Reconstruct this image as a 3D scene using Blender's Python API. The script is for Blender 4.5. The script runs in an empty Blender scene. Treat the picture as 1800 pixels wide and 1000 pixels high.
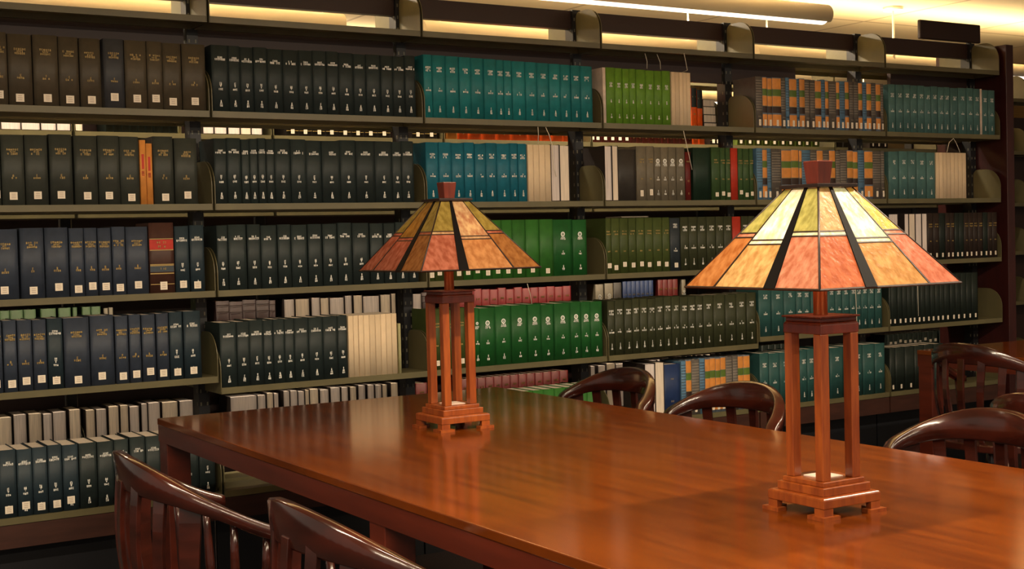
import bpy, math, random
from mathutils import Vector, Matrix
random.seed(7)
SC = bpy.context.scene
COL = SC.collection
W = .914

# ---------------------------------------------------------------- camera
def make_camera():
    yaw, pit, rol, F = .5553, .0334, -.0252, 2340.7
    f = Vector((math.sin(yaw)*math.cos(pit), math.cos(yaw)*math.cos(pit), -math.sin(pit)))
    r = Vector((math.cos(yaw), -math.sin(yaw), 0)); u = r.cross(f)
    c, s = math.cos(rol), math.sin(rol)
    r2 = c*r + s*u; u2 = -s*r + c*u
    cam = bpy.data.cameras.new('camera'); o = bpy.data.objects.new('camera', cam); COL.objects.link(o)
    cam.sensor_width = 36; cam.lens = F/1800*36; cam.clip_start = .05
    M = Matrix((r2, u2, -f)).transposed().to_4x4(); M.translation = Vector((-1.71818, -4.90184, 1.33066))
    o.matrix_world = M; SC.camera = o
make_camera()

# ---------------------------------------------------------------- world, light, exposure
SC.view_settings.view_transform = 'Standard'; SC.view_settings.look = 'None'
SC.view_settings.exposure = 0.08; SC.view_settings.gamma = 1; SC.view_settings.use_curve_mapping = False
w = bpy.data.worlds.new('world'); SC.world = w; w.use_nodes = True
w.node_tree.nodes['Background'].inputs[0].default_value = (1, .86, .68, 1)
w.node_tree.nodes['Background'].inputs[1].default_value = .30
WARM = (1, .83, .61)
def area(name, loc, sx, sy, power, up=False, col=WARM):
    l = bpy.data.lights.new(name, 'AREA'); l.shape = 'RECTANGLE'; l.size = sx; l.size_y = sy
    l.energy = power; l.color = col
    o = bpy.data.objects.new(name, l); COL.objects.link(o); o.location = loc
    if up: o.rotation_euler = (math.pi, 0, 0)
    return o
TZ2 = {1.93: 2.556, .62: 2.566}
LIT = [  # the rows of pendant tube lights: y, list of (x0, x1), downward power, upward power
    (-5.6, [(-3.2, -.6), (-.2, 2.4), (2.8, 5.4)], 82, 10),
    (-3.0, [(-3.2, -.6), (-.2, 2.4), (2.8, 5.4)], 92, 12),
    (.62, [(-1.5, 1.25), (1.65, 3.86)], 36, 22),
    (1.93, [(-1.2, 1.45), (1.95, 4.05), (4.5, 8.3)], 12, 40),
    (4.6, [(-.5, 3.5), (4.5, 8.5)], 30, 90),
    (7.4, [(1.5, 5.5), (6.5, 10.5)], 30, 110)]
TZ = 2.60
for (y, segs, dn, upw) in LIT:
    for a, b in segs:
        area('tube_light_down', ((a+b)/2, y, TZ2.get(y, TZ)-.062), b-a, .07, dn*(.5 if y < 0 and a > 2.5 else 1))
        area('tube_light_up', ((a+b)/2, y, TZ2.get(y, TZ)+.062), b-a, .08, upw, True)

# ---------------------------------------------------------------- materials
def lin(c):
    return tuple(((v/255)/12.92 if v/255 <= .04045 else ((v/255+.055)/1.055)**2.4) for v in c)
MATS = {}
def mat(name, col, rough=.5, metal=0, noise=.0, scale=20, bump=0, coat=0, rnd=0, stretch=(1,1,1), spec=.5, trans=0, col2=None, bscale=None):
    if name in MATS: return MATS[name]
    m = bpy.data.materials.new(name); m.use_nodes = True; nt = m.node_tree; N = nt.nodes; L = nt.links
    b = N['Principled BSDF']; c = lin(col)
    b.inputs['Base Color'].default_value = (*c, 1); b.inputs['Roughness'].default_value = rough
    b.inputs['Metallic'].default_value = metal; b.inputs['Coat Weight'].default_value = coat
    b.inputs['Coat Roughness'].default_value = .12; b.inputs['Specular IOR Level'].default_value = spec
    src = None
    if noise or bump:
        tc = N.new('ShaderNodeTexCoord'); mp = N.new('ShaderNodeMapping'); L.new(tc.outputs['Object'], mp.inputs[0])
        mp.inputs['Scale'].default_value = stretch
        if rnd:
            oi0 = N.new('ShaderNodeObjectInfo'); L.new(oi0.outputs['Random'], mp.inputs['Location'])
    if noise:
        n = N.new('ShaderNodeTexNoise'); n.inputs['Scale'].default_value = scale; n.inputs['Detail'].default_value = 5
        L.new(mp.outputs[0], n.inputs['Vector'])
        mx = N.new('ShaderNodeMix'); mx.data_type = 'RGBA'
        d = lin(col2) if col2 else tuple(v*(1-noise) for v in c)
        mx.inputs[6].default_value = (*d, 1); mx.inputs[7].default_value = (*(c if col2 else [min(1, v*(1+noise)) for v in c]), 1)
        rp = N.new('ShaderNodeValToRGB'); rp.color_ramp.elements[0].position = .35; rp.color_ramp.elements[1].position = .65
        L.new(n.outputs['Fac'], rp.inputs[0]); L.new(rp.outputs[0], mx.inputs[0]); src = mx.outputs[2]
    if rnd:
        oi = N.new('ShaderNodeObjectInfo'); mr = N.new('ShaderNodeMapRange'); L.new(oi.outputs['Random'], mr.inputs[0])
        mr.inputs[3].default_value = 1-rnd; mr.inputs[4].default_value = 1+rnd
        h = N.new('ShaderNodeHueSaturation'); L.new(mr.outputs[0], h.inputs['Value'])
        if src: L.new(src, h.inputs['Color'])
        else: h.inputs['Color'].default_value = (*c, 1)
        src = h.outputs[0]
    if src: L.new(src, b.inputs['Base Color'])
    if bump:
        n2 = N.new('ShaderNodeTexNoise'); n2.inputs['Scale'].default_value = bscale or scale*6; L.new(mp.outputs[0], n2.inputs['Vector'])
        bp = N.new('ShaderNodeBump'); bp.inputs['Strength'].default_value = bump; bp.inputs['Distance'].default_value = .002
        L.new(n2.outputs['Fac'], bp.inputs['Height']); L.new(bp.outputs[0], b.inputs['Normal'])
        if coat: pass
    if trans:
        b.inputs['Transmission Weight'].default_value = 0
        tr = N.new('ShaderNodeBsdfTranslucent'); ad = N.new('ShaderNodeMixShader'); ad.inputs[0].default_value = trans
        if src: L.new(src, tr.inputs[0])
        else: tr.inputs[0].default_value = (*c, 1)
        L.new(b.outputs[0], ad.inputs[1]); L.new(tr.outputs[0], ad.inputs[2]); L.new(ad.outputs[0], N['Material Output'].inputs[0])
    MATS[name] = m
    return m
def emis(name, col, st):
    m = bpy.data.materials.new(name); m.use_nodes = True; b = m.node_tree.nodes['Principled BSDF']
    b.inputs['Base Color'].default_value = (*lin(col), 1); b.inputs['Emission Color'].default_value = (*lin(col), 1)
    b.inputs['Emission Strength'].default_value = st; MATS[name] = m; return m

M_SHELF = mat('olive_shelf_metal', (100, 93, 64), .42, noise=.12, scale=6)
M_BLACK = mat('black_upright_metal', (22, 22, 26), .45)
M_SLOT = mat('slot_painted_light', (110, 106, 90), .5)  # pale marks: light showing through the upright slots, put in as colour
M_BEAM = mat('dark_brown_beam', (48, 28, 24), .5)
M_PANEL = mat('dark_maroon_panel', (56, 20, 18), .4, noise=.15, scale=5, stretch=(6, 6, 1))
M_KICK = mat('base_rail_wood', (62, 34, 25), .45, noise=.2, scale=6, stretch=(1, 4, 6))
def wood(name, c1, c2, rough, sc, stretch, coat=0, spec=.5, bump=0):
    return mat(name, c1, rough, noise=.5, scale=sc, stretch=stretch, coat=coat, col2=c2, spec=spec, bump=bump)
M_TABLE = wood('table_wood', (108, 50, 9), (88, 38, 8), .15, 3.2, (9, .8, 1), coat=0, spec=.42)
M_TEDGE = wood('table_edge_wood', (92, 34, 18), (74, 26, 14), .35, 3, (6, .8, 8), coat=.1)
M_CHAIR = wood('chair_wood', (60, 22, 14), (40, 15, 10), .2, 9, (1, 1, 3), coat=.8)
M_LAMPW = wood('lamp_wood', (152, 76, 26), (122, 54, 18), .30, 14, (5, 5, .7), coat=.2)
M_LAMPD = wood('lamp_block_wood', (104, 38, 20), (84, 28, 15), .35, 14, (5, 5, .7), coat=.15)
M_COPPER = mat('copper', (226, 138, 84), .32, metal=.6)
M_LEAD = mat('lead_came', (40, 24, 18), .4, metal=.3)
M_BLACKGLASS = mat('black_glass', (12, 8, 7), .6, spec=.08)
M_CEIL = None
PAGE = mat('page_paper', (228, 212, 192), .8, noise=.18, scale=8, stretch=(60, 60, 1), rnd=.08)
PAGEW = mat('page_paper_cool', (220, 208, 202), .8, noise=.18, scale=8, stretch=(60, 60, 1), rnd=.08)
INKW = mat('white_lettering', (245, 243, 235), .6)
INKG = mat('gold_lettering', (176, 148, 84), .5)
LABELM = mat('label_paper', (238, 226, 206), .7)
LABELK = mat('label_print', (196, 178, 160), .7)
CORD = mat('white_cord', (220, 210, 190), .8)

# ---------------------------------------------------------------- mesh helpers
class MB:
    def __init__(s): s.v = []; s.f = []; s.m = []; s.sm = []
    def poly(s, pts, mi=0, smooth=False):
        i = len(s.v); s.v += [tuple(p) for p in pts]; s.f.append(tuple(range(i, i+len(pts)))); s.m.append(mi); s.sm.append(smooth)
    def box(s, x0, x1, y0, y1, z0, z1, mi=0):
        i = len(s.v)
        s.v += [(x0,y0,z0),(x1,y0,z0),(x1,y1,z0),(x0,y1,z0),(x0,y0,z1),(x1,y0,z1),(x1,y1,z1),(x0,y1,z1)]
        for q in ((0,3,2,1),(4,5,6,7),(0,1,5,4),(1,2,6,5),(2,3,7,6),(3,0,4,7)):
            s.f.append(tuple(i+k for k in q)); s.m.append(mi); s.sm.append(False)
    def prism(s, prof, h0, h1, axis='z', mi=0, smooth=False):
        """prof: closed 2D list; extruded along an axis. z: (x,y); x: (y,z); y: (x,z)"""
        def P(p, h): return (p[0], p[1], h) if axis == 'z' else (h, p[0], p[1]) if axis == 'x' else (p[0], h, p[1])
        n = len(prof); i = len(s.v)
        s.v += [P(p, h0) for p in prof] + [P(p, h1) for p in prof]
        s.f.append(tuple(i+k for k in range(n))[::-1]); s.m.append(mi); s.sm.append(False)
        s.f.append(tuple(i+n+k for k in range(n))); s.m.append(mi); s.sm.append(False)
        for k in range(n):
            k2 = (k+1) % n; s.f.append((i+k, i+k2, i+n+k2, i+n+k)); s.m.append(mi); s.sm.append(smooth)
    def frustum(s, cx, cy, z0, h0, z1, h1, mi=0):
        i = len(s.v)
        for z, h in ((z0, h0), (z1, h1)): s.v += [(cx-h,cy-h,z),(cx+h,cy-h,z),(cx+h,cy+h,z),(cx-h,cy+h,z)]
        for q in ((0,3,2,1),(4,5,6,7),(0,1,5,4),(1,2,6,5),(2,3,7,6),(3,0,4,7)):
            s.f.append(tuple(i+k for k in q)); s.m.append(mi); s.sm.append(False)
    def tube(s, path, rad, n=8, mi=0, flat=1.0):
        """path: list of Vector; rad: number or list"""
        path = [Vector(p) for p in path]; R = rad if isinstance(rad, (list, tuple)) else [rad]*len(path)
        i = len(s.v); up = None
        for k, p in enumerate(path):
            t = (path[min(k+1, len(path)-1)]-path[max(k-1, 0)]).normalized()
            if up is None: up = Vector((0, 0, 1)) if abs(t.z) < .9 else Vector((1, 0, 0))
            a = t.cross(up).normalized(); b = a.cross(t).normalized(); up = b
            for j in range(n):
                an = 2*math.pi*j/n; s.v.append(tuple(p + R[k]*(math.cos(an)*a*flat + math.sin(an)*b)))
        for k in range(len(path)-1):
            for j in range(n):
                j2 = (j+1) % n; s.f.append((i+k*n+j, i+k*n+j2, i+(k+1)*n+j2, i+(k+1)*n+j)); s.m.append(mi); s.sm.append(True)
        s.f.append(tuple(i+j for j in range(n))[::-1]); s.m.append(mi); s.sm.append(False)
        s.f.append(tuple(i+(len(path)-1)*n+j for j in range(n))); s.m.append(mi); s.sm.append(False)
    def lathe(s, cx, cy, prof, n=20, mi=0):
        i = len(s.v)
        for r, z in prof:
            for j in range(n):
                a = 2*math.pi*j/n; s.v.append((cx+r*math.cos(a), cy+r*math.sin(a), z))
        for k in range(len(prof)-1):
            for j in range(n):
                j2 = (j+1) % n; s.f.append((i+k*n+j, i+k*n+j2, i+(k+1)*n+j2, i+(k+1)*n+j)); s.m.append(mi); s.sm.append(True)
        s.f.append(tuple(i+j for j in range(n))[::-1]); s.m.append(mi); s.sm.append(False)
        s.f.append(tuple(i+(len(prof)-1)*n+j for j in range(n))); s.m.append(mi); s.sm.append(False)
    def mesh(s, name, mats):
        me = bpy.data.meshes.new(name); me.from_pydata(s.v, [], s.f)
        for m in (mats if isinstance(mats, (list, tuple)) else [mats]): me.materials.append(m)
        me.polygons.foreach_set('material_index', s.m); me.polygons.foreach_set('use_smooth', s.sm); me.update()
        return me
    def obj(s, name, mats, parent=None, loc=None, bevel=0, seg=2):
        o = bpy.data.objects.new(name, s.mesh(name, mats)); COL.objects.link(o)
        if parent: o.parent = parent
        if loc: o.location = loc
        if bevel:
            b = o.modifiers.new('bevel', 'BEVEL'); b.width = bevel; b.segments = seg; b.limit_method = 'ANGLE'; b.angle_limit = .6
        return o
def tag(o, label=None, cat=None, group=None, kind=None):
    if label: o['label'] = label
    if cat: o['category'] = cat
    if group: o['group'] = group
    if kind: o['kind'] = kind
    return o
def empty(name, loc, rz=0, **k):
    o = bpy.data.objects.new(name, None); COL.objects.link(o); o.location = loc; o.rotation_euler = (0, 0, rz)
    o.empty_display_size = .1
    return tag(o, **k)
def copy_tree(o, parent=None):
    c = o.copy(); COL.objects.link(c)
    if parent: c.parent = parent
    for ch in o.children: copy_tree(ch, c)
    return c
ORD = ['first','second','third','fourth','fifth','sixth','seventh','eighth','ninth','tenth','eleventh','twelfth','thirteenth','fourteenth','fifteenth',
 'sixteenth','seventeenth','eighteenth','nineteenth','twentieth','twenty-first','twenty-second','twenty-third','twenty-fourth','twenty-fifth','twenty-sixth','twenty-seventh','twenty-eighth','twenty-ninth','thirtieth']

# ---------------------------------------------------------------- the room
def ceiling_mat():
    m = bpy.data.materials.new('ceiling_tiles'); m.use_nodes = True; N = m.node_tree.nodes; L = m.node_tree.links
    b = N['Principled BSDF']; b.inputs['Roughness'].default_value = .9
    tc = N.new('ShaderNodeTexCoord'); br = N.new('ShaderNodeTexBrick'); L.new(tc.outputs['Object'], br.inputs[0])
    br.offset = 0; br.inputs['Scale'].default_value = 1; br.inputs['Brick Width'].default_value = 1.22; br.inputs['Row Height'].default_value = 1.22
    br.inputs['Mortar Size'].default_value = .015
    br.inputs['Color1'].default_value = (*lin((232, 206, 150)), 1); br.inputs['Color2'].default_value = (*lin((228, 200, 144)), 1)
    br.inputs['Mortar'].default_value = (*lin((190, 160, 110)), 1); L.new(br.outputs[0], b.inputs['Base Color'])
    return m
def carpet_mat():
    return mat('dark_carpet', (44, 30, 28), .95, noise=.35, scale=120, bump=.4)
def plane_obj(name, pts, m):
    b = MB(); b.poly(pts); return tag(b.obj(name, m), kind='structure')
b = MB(); b.box(-6, 16, -8, 14, -.1, 0); tag(b.obj('floor', carpet_mat()), kind='structure')
b = MB(); b.box(-6, 16, -8, 14, 2.95, 3.05); tag(b.obj('ceiling', ceiling_mat()), kind='structure')
M_WALL = mat('wall_paint', (214, 190, 140), .85, noise=.04, scale=2)
b = MB(); b.box(-6, 16, 14, 14.1, 0, 2.95); tag(b.obj('wall_back', M_WALL), kind='structure')
b = MB(); b.box(16, 16.1, -8, 14, 0, 2.95); tag(b.obj('wall_right', M_WALL), kind='structure')

# ---------------------------------------------------------------- pendant tube lights
M_TUBE = mat('tube_housing', (238, 228, 212), .6)
M_DIFF = emis('tube_diffuser', (255, 232, 205), 3.0)
def pendant(y, a, b_, label):
    tz = TZ2.get(y, TZ); t = empty('pendant_light', ((a+b_)/2, y, tz), label=label, cat='ceiling light', group='linear pendant lights'); hl = (b_-a)/2
    r = .057; body = MB(); n = 20
    ang = [math.radians(-50)+math.radians(280)*k/n for k in range(n+1)]
    body.prism([(r*math.cos(t_), r*math.sin(t_)) for t_ in ang], -hl, hl, 'x', smooth=True); body.obj('housing', M_TUBE, t)
    d = MB(); ang = [math.radians(230)+math.radians(80)*k/8 for k in range(9)]
    d.prism([(r*.98*math.cos(t_), r*.98*math.sin(t_)) for t_ in ang], -hl+.03, hl-.03, 'x', smooth=True)
    dd = d.obj('diffuser', M_DIFF, t, loc=(0, 0, -.0005))
    for x in (-hl+.12, hl-.12):
        s = MB(); s.tube([(x, 0, .05), (x, 0, 2.949-tz)], .006, 8); s.obj('stem', M_TUBE, t)
        c = MB(); c.lathe(x, 0, [(.045, 2.935-tz), (.045, 2.9495-tz)], 16); c.obj('canopy', M_TUBE, t)
PLAB = {(-5.6): 'row behind the camera', (-3.0): 'row above the reading table', .62: 'row just behind the shelving top', 1.93: 'second row seen through the shelf top',
        4.6: 'row deep in the room', 7.4: 'farthest row in the room'}
for (y, segs, dn, upw) in LIT:
    if y < 0 or y == 7.4 or y == 4.6: pass
    for k, (a, b_) in enumerate(segs):
        pendant(y, a, b_, 'long grey tube pendant light, %s one from left, %s' % (ORD[k], PLAB[y]))

# ---------------------------------------------------------------- library shelving
def lipz(bay, lv):
    if lv == 0: return 2.183
    if lv == 1: return 1.825
    if lv == 2: return 1.473
    if lv == 3: return 1.142
    if lv == 4: return .815 if bay == 1 else (.769 if bay < 5 else .800)
    return .372 if bay < 4 else .455

LT = .024
def shelf_mesh(d):
    b = MB(); w = W-.008
    b.box(-w/2, w/2, 0, d, LT-.003, LT); b.box(-w/2, w/2, 0, .012, 0, LT-.003); b.box(-w/2, w/2, d-.012, d, 0, LT-.003)
    return b.mesh('shelf', M_SHELF)
def bracket_mesh(d, h):
    b = MB(); r = min(.10, d*.55); pr = [(0, .0), (d, .0), (d, h-.03)]
    for k in range(5):
        a = math.pi/2*k/4; pr.append((d-.03+.03*math.cos(a), h-.03+.03*math.sin(a)))
    for k in range(9):
        a = math.pi/2+math.pi/2*k/8; pr.append((r+r*math.cos(a), h-r+r*math.sin(a)))
    pr.append((0, .0)); pr = pr[:-1]
    b.prism(pr, -.0015, .0015, 'x')
    # folded front edge that catches the light
    return b.mesh('bracket', M_SHELF)
SH, SHB = shelf_mesh(.185), shelf_mesh(.155)
BR, BRB = bracket_mesh(.185, .19), bracket_mesh(.155, .19)
def add_obj(name, me, parent, loc):
    o = bpy.data.objects.new(name, me); COL.objects.link(o); o.parent = parent; o.location = loc; return o
shelving = empty('library_shelving', (0, 0, 0), label='long double-sided olive metal library shelving filled with bound law volumes', cat='shelving')
for n in range(-1, 6):
    u = MB(); u.box(n*W-.022, n*W+.022, .19, .252, 0, 2.385)
    z = .15
    while z < 2.36:
        for sx in (-.013, .013): u.box(n*W+sx-.003, n*W+sx+.003, .1893, .19, z, z+.014, 1)
        u.box(n*W-.0227, n*W-.022, .205, .211, z, z+.014, 1); z += .0508
    u.obj('upright', [M_BLACK, M_SLOT], shelving)
for bay in range(0, 6):
    cx = (bay-.5)*W; bb = bay+1
    cx = (bay-.5)*W
    bm = MB(); bm.box(cx-W/2+.022, cx+W/2-.022, .205, .238, 2.298, 2.382); bm.obj('top_beam', M_BEAM, shelving)
    for lv in range(6):
        z = lipz(bb, lv); s = add_obj('shelf', SH, shelving, (cx, .002, z))
        for sx in (-1, 1): add_obj('bracket', BR, s, (sx*(W/2-.0058), .0, .0))
        bz = lipz(bb, lv)
        s = add_obj('shelf', SHB, shelving, (cx, .262, bz))
        for sx in (-1, 1): add_obj('bracket', BRB, s, (sx*(W/2-.0058), 0, .0))
    dx = {5: (0, .47), 6: (.24, W-.03)}.get(bb, (.0, W-.03))
    bm = MB(); bm.box(cx-W/2+.022+dx[0], cx-W/2+.0+dx[1], .205, .230, 2.085, 2.205); bm.obj('stiffener', M_BEAM, shelving)
    k = MB(); z = lipz(bb, 5); k.box(cx-W/2+.004, cx+W/2-.004, .006, .03, z-.085, z-.002); k.obj('base_rail', M_KICK, shelving)
    k = MB(); k.box(cx-W/2+.004, cx+W/2-.004, .10, .12, 0, z-.002); k.obj('kick_plate', M_BLACK, shelving)
ep = MB(); ep.box(5*W+.025, 5*W+.088, -.02, .47, 0, 2.352); ep.obj('end_panel', M_PANEL, shelving, bevel=.003)

# second run of shelving across the aisle
X2, Y2 = .645-2*W, 1.0
def lip2(lv): return (2.183, 1.825, 1.473, 1.142, .800, .375)[lv]
sh2 = empty('library_shelving', (0, 0, 0), label='second shelving run across the aisle, seen through gaps and past the maroon end panel', cat='shelving')
for n in range(0, 10):
    u = MB(); u.box(X2+n*W-.022, X2+n*W+.022, Y2+.19, Y2+.25, 0, 2.21); u.obj('upright', [M_BLACK], sh2)
for bay in range(9):
    cx = X2+(bay+.5)*W
    for lv in range(6):
        if lv == 0 and bay < 4: pass
        s = add_obj('shelf', SH, sh2, (cx, Y2, lip2(lv)))
        for sx in (-1, 1): add_obj('bracket', BR, s, (sx*(W/2-.0058), 0, 0))
    bp = MB(); bp.box(cx-W/2+.03, cx+W/2-.03, Y2+.20, Y2+.22, .1, 2.10 if bay < 4 or bay > 6 else 1.85); bp.obj('back_panel', M_BEAM, sh2)

# ---------------------------------------------------------------- books
# cover material, page material, spine marks, call-number label (z of centre, w, h) or None, words
def cl(name, c, **k):
    a = dict(rough=.5, noise=.10, scale=30, rnd=.10, bump=.15, bscale=900, spec=.35); a.update(k); return mat(name, c, **a)
K = {
 'A': (cl('brown_buckram', (76, 68, 54)), 'gold3', (.035, .028), 'brown-black volume with gold titles'),
 'a': (cl('slate_buckram', (60, 62, 66)), 'gold3', (.035, .028), 'slate black volume with gold titles'),
 'B': (cl('black_green_buckram', (38, 48, 48)), 'white2', None, 'black-green volume with white titles'),
 'T': (cl('teal_buckram', (32, 118, 122)), 'teal', None, 'teal volume with white titles'),
 'U': (cl('blue_teal_buckram', (26, 100, 120)), 'teal', None, 'blue-teal volume with white titles'),
 'V': (cl('grey_teal_buckram', (76, 112, 110)), 'tealg', None, 'grey-teal volume with pale titles'),
 'H': (cl('deep_teal_buckram', (42, 80, 78)), 'teal', None, 'deep teal volume with white titles'),
 'L': (cl('lime_buckram', (98, 142, 44)), 'lime', None, 'lime green volume with white titles'),
 'W': (cl('journal_cover', (226, 202, 168), rough=.85, noise=.03), 'plain', None, 'cream paper journal issue'),
 'w': (cl('pale_board', (226, 206, 190), rough=.7), 'plain', None, 'thin pale cream book'),
 'l': (cl('pale_green_board', (168, 164, 120), rough=.7), 'plain', None, 'thin pale green book'),
 'O': (cl('reporter_board_blue', (112, 124, 138)), 'orange', (.03, .016), 'orange-banded reporter volume'),
 'R': (cl('reporter_grey', (96, 90, 84)), 'ridge', (.03, .016), 'ridged grey reporter volume'),
 'S': (cl('reporter_steel_blue', (88, 124, 152)), 'ridgeb', (.03, .012), 'steel blue reporter volume'),
 'D': (cl('olive_black_buckram', (56, 60, 54)), 'gold3', (.033, .027), 'olive-black volume with gold titles'),
 'o': (cl('orange_paper', (214, 140, 66), rough=.65), 'redtext', None, 'thin orange paperback with red print'),
 'N': (cl('navy_black_buckram', (54, 62, 76)), 'gold2', (.033, .027), 'navy-black volume with gold titles'),
 'n': (cl('navy_green_buckram', (40, 54, 62)), 'white2', (.033, .027), 'dark navy volume with white titles'),
 'X': (cl('brown_leather', (70, 44, 36)), 'redband', (.033, .030), 'brown volume with bright red title band'),
 'G': (cl('bright_green_buckram', (28, 86, 38)), 'seal', None, 'bright green volume with white seal'),
 'g': (cl('leaf_green_buckram', (48, 104, 40)), 'plain', (.026, .022), 'leaf green volume with base label'),
 'Q': (cl('olive_green_buckram', (64, 76, 36)), 'goldf', (.026, .022), 'olive green volume with faint gold title'),
 'q': (cl('navy_plain', (46, 54, 60)), 'whitet', (.026, .022), 'dark navy volume with high white title'),
 'K': (cl('olive_black_plain', (54, 58, 38)), 'hour', None, 'olive-black volume with white titles'),
 'E': (cl('dark_boards', (52, 44, 42)), 'plain', None, 'shelved volume showing pale page edges'),
 'M': (cl('maroon_buckram', (98, 30, 28)), 'whitef', None, 'maroon volume with faint print'),
 'm': (cl('maroon_buckram'), 'plain', (.024, .020), 'maroon volume with white base label') if False else (cl('maroon_buckram', (98, 30, 28)), 'plain', (.024, .020), 'maroon volume with white base label'),
 'C': (cl('charcoal_board', (58, 54, 50)), 'plain', None, 'plain charcoal volume'),
 'Y': (cl('forest_board', (26, 48, 36)), 'plain', None, 'wide dark forest green volume'),
 'P': (cl('forest_buckram', (58, 84, 48)), 'goldf', (.024, .020), 'moss green volume with base label'),
 'p': (cl('olive_lime_buckram', (92, 108, 44)), 'plain', (.022, .024), 'olive-lime volume with base label'),
 'F': (cl('taupe_buckram', (112, 104, 88)), 'sealg', None, 'taupe volume with round white emblem'),
 'f': (cl('taupe_buckram', (112, 104, 88)), 'goldf', (.022, .028), 'taupe volume with tall white label'),
 'Z': (cl('red_board', (176, 52, 36)), 'plain', None, 'plain bright red volume'),
 'z': (cl('orange_red_board', (232, 92, 26)), 'whitef', None, 'orange-red volume'),
 'h': (cl('crimson_buckram', (112, 18, 20)), 'whitef', None, 'crimson volume with pale print'),
 'J': (cl('black_green_plain', (30, 38, 34)), 'plain', (.020, .014), 'black volume with white base label'),
 'j': (cl('black_brown_plain', (46, 36, 32)), 'goldf', (.020, .014), 'brown-black volume with base label'),
 'i': (cl('black_gilt', (34, 28, 26)), 'gilt', (.03, .018), 'black volume with gilt lines'),
 'k': (cl('black_green_plain', (30, 38, 34)), 'plain', ('top', .026, .018), 'black volume with high white label'),
 'r': (cl('ribbed_dark', (52, 34, 34)), 'ribs', None, 'dark ribbed leather volume'),
 'b': (cl('navy_blue_board', (34, 52, 92)), 'bluet', None, 'navy blue volume'),
}
BAND = {'or': cl('band_orange', (214, 140, 66)), 'gr': cl('band_green', (88, 112, 44)), 'bk': cl('band_black', (52, 36, 30)),
        'rd': cl('band_red', (186, 46, 30)), 'gd': INKG, 'gy': cl('band_grey', (142, 132, 118)), 'bl': cl('band_slate', (62, 70, 78)), 'wh': INKW, 'rt': mat('red_lettering', (196, 52, 30), .6)}
BULGE = .0035
def letters(b, w, zc, hh, n, width, mi, rng, d0=0):
    """a line of small raised characters on the spine"""
    ww = min(width, w*.86); st = ww/n
    for i in range(n):
        if n > 3 and rng.random() < .08: continue
        cx = -ww/2+(i+.5)*st; lw = st*(.62+.25*rng.random()); x0, x1 = cx-lw/2, cx+lw/2
        y = BULGE*min((abs(x0)/(w/2))**2, (abs(x1)/(w/2))**2)-.0004
        h2 = hh*(1.2+.3*rng.random())/2; t = min(lw*.45, .0028); k = rng.randrange(4)
        q = lambda a0, a1, c0, c1: b.poly([(a0, y, c0), (a1, y, c0), (a1, y, c1), (a0, y, c1)], mi)
        q(x0, x0+t, zc-h2, zc+h2)
        if k != 1: q(x1-t, x1, zc-h2, zc+h2)
        if k != 3: q(x0, x1, zc+h2-hh*.26, zc+h2)
        if k != 2: q(x0, x1, zc-h2, zc-h2+hh*.26)
        if k == 3 or k == 1: q(x0, x1, zc-hh*.12, zc+hh*.12)
def band(b, w, z0, z1, mi, f=1.0, d=.0005):
    n = 6; xs = [(-.5+k/n)*w*f for k in range(n+1)]
    for k in range(n):
        y0 = BULGE*(abs(xs[k])/(w/2))**2-d; y1 = BULGE*(abs(xs[k+1])/(w/2))**2-d
        b.poly([(xs[k], y0, z0), (xs[k+1], y1, z0), (xs[k+1], y1, z1), (xs[k], y0, z1)], mi, True)
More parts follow.
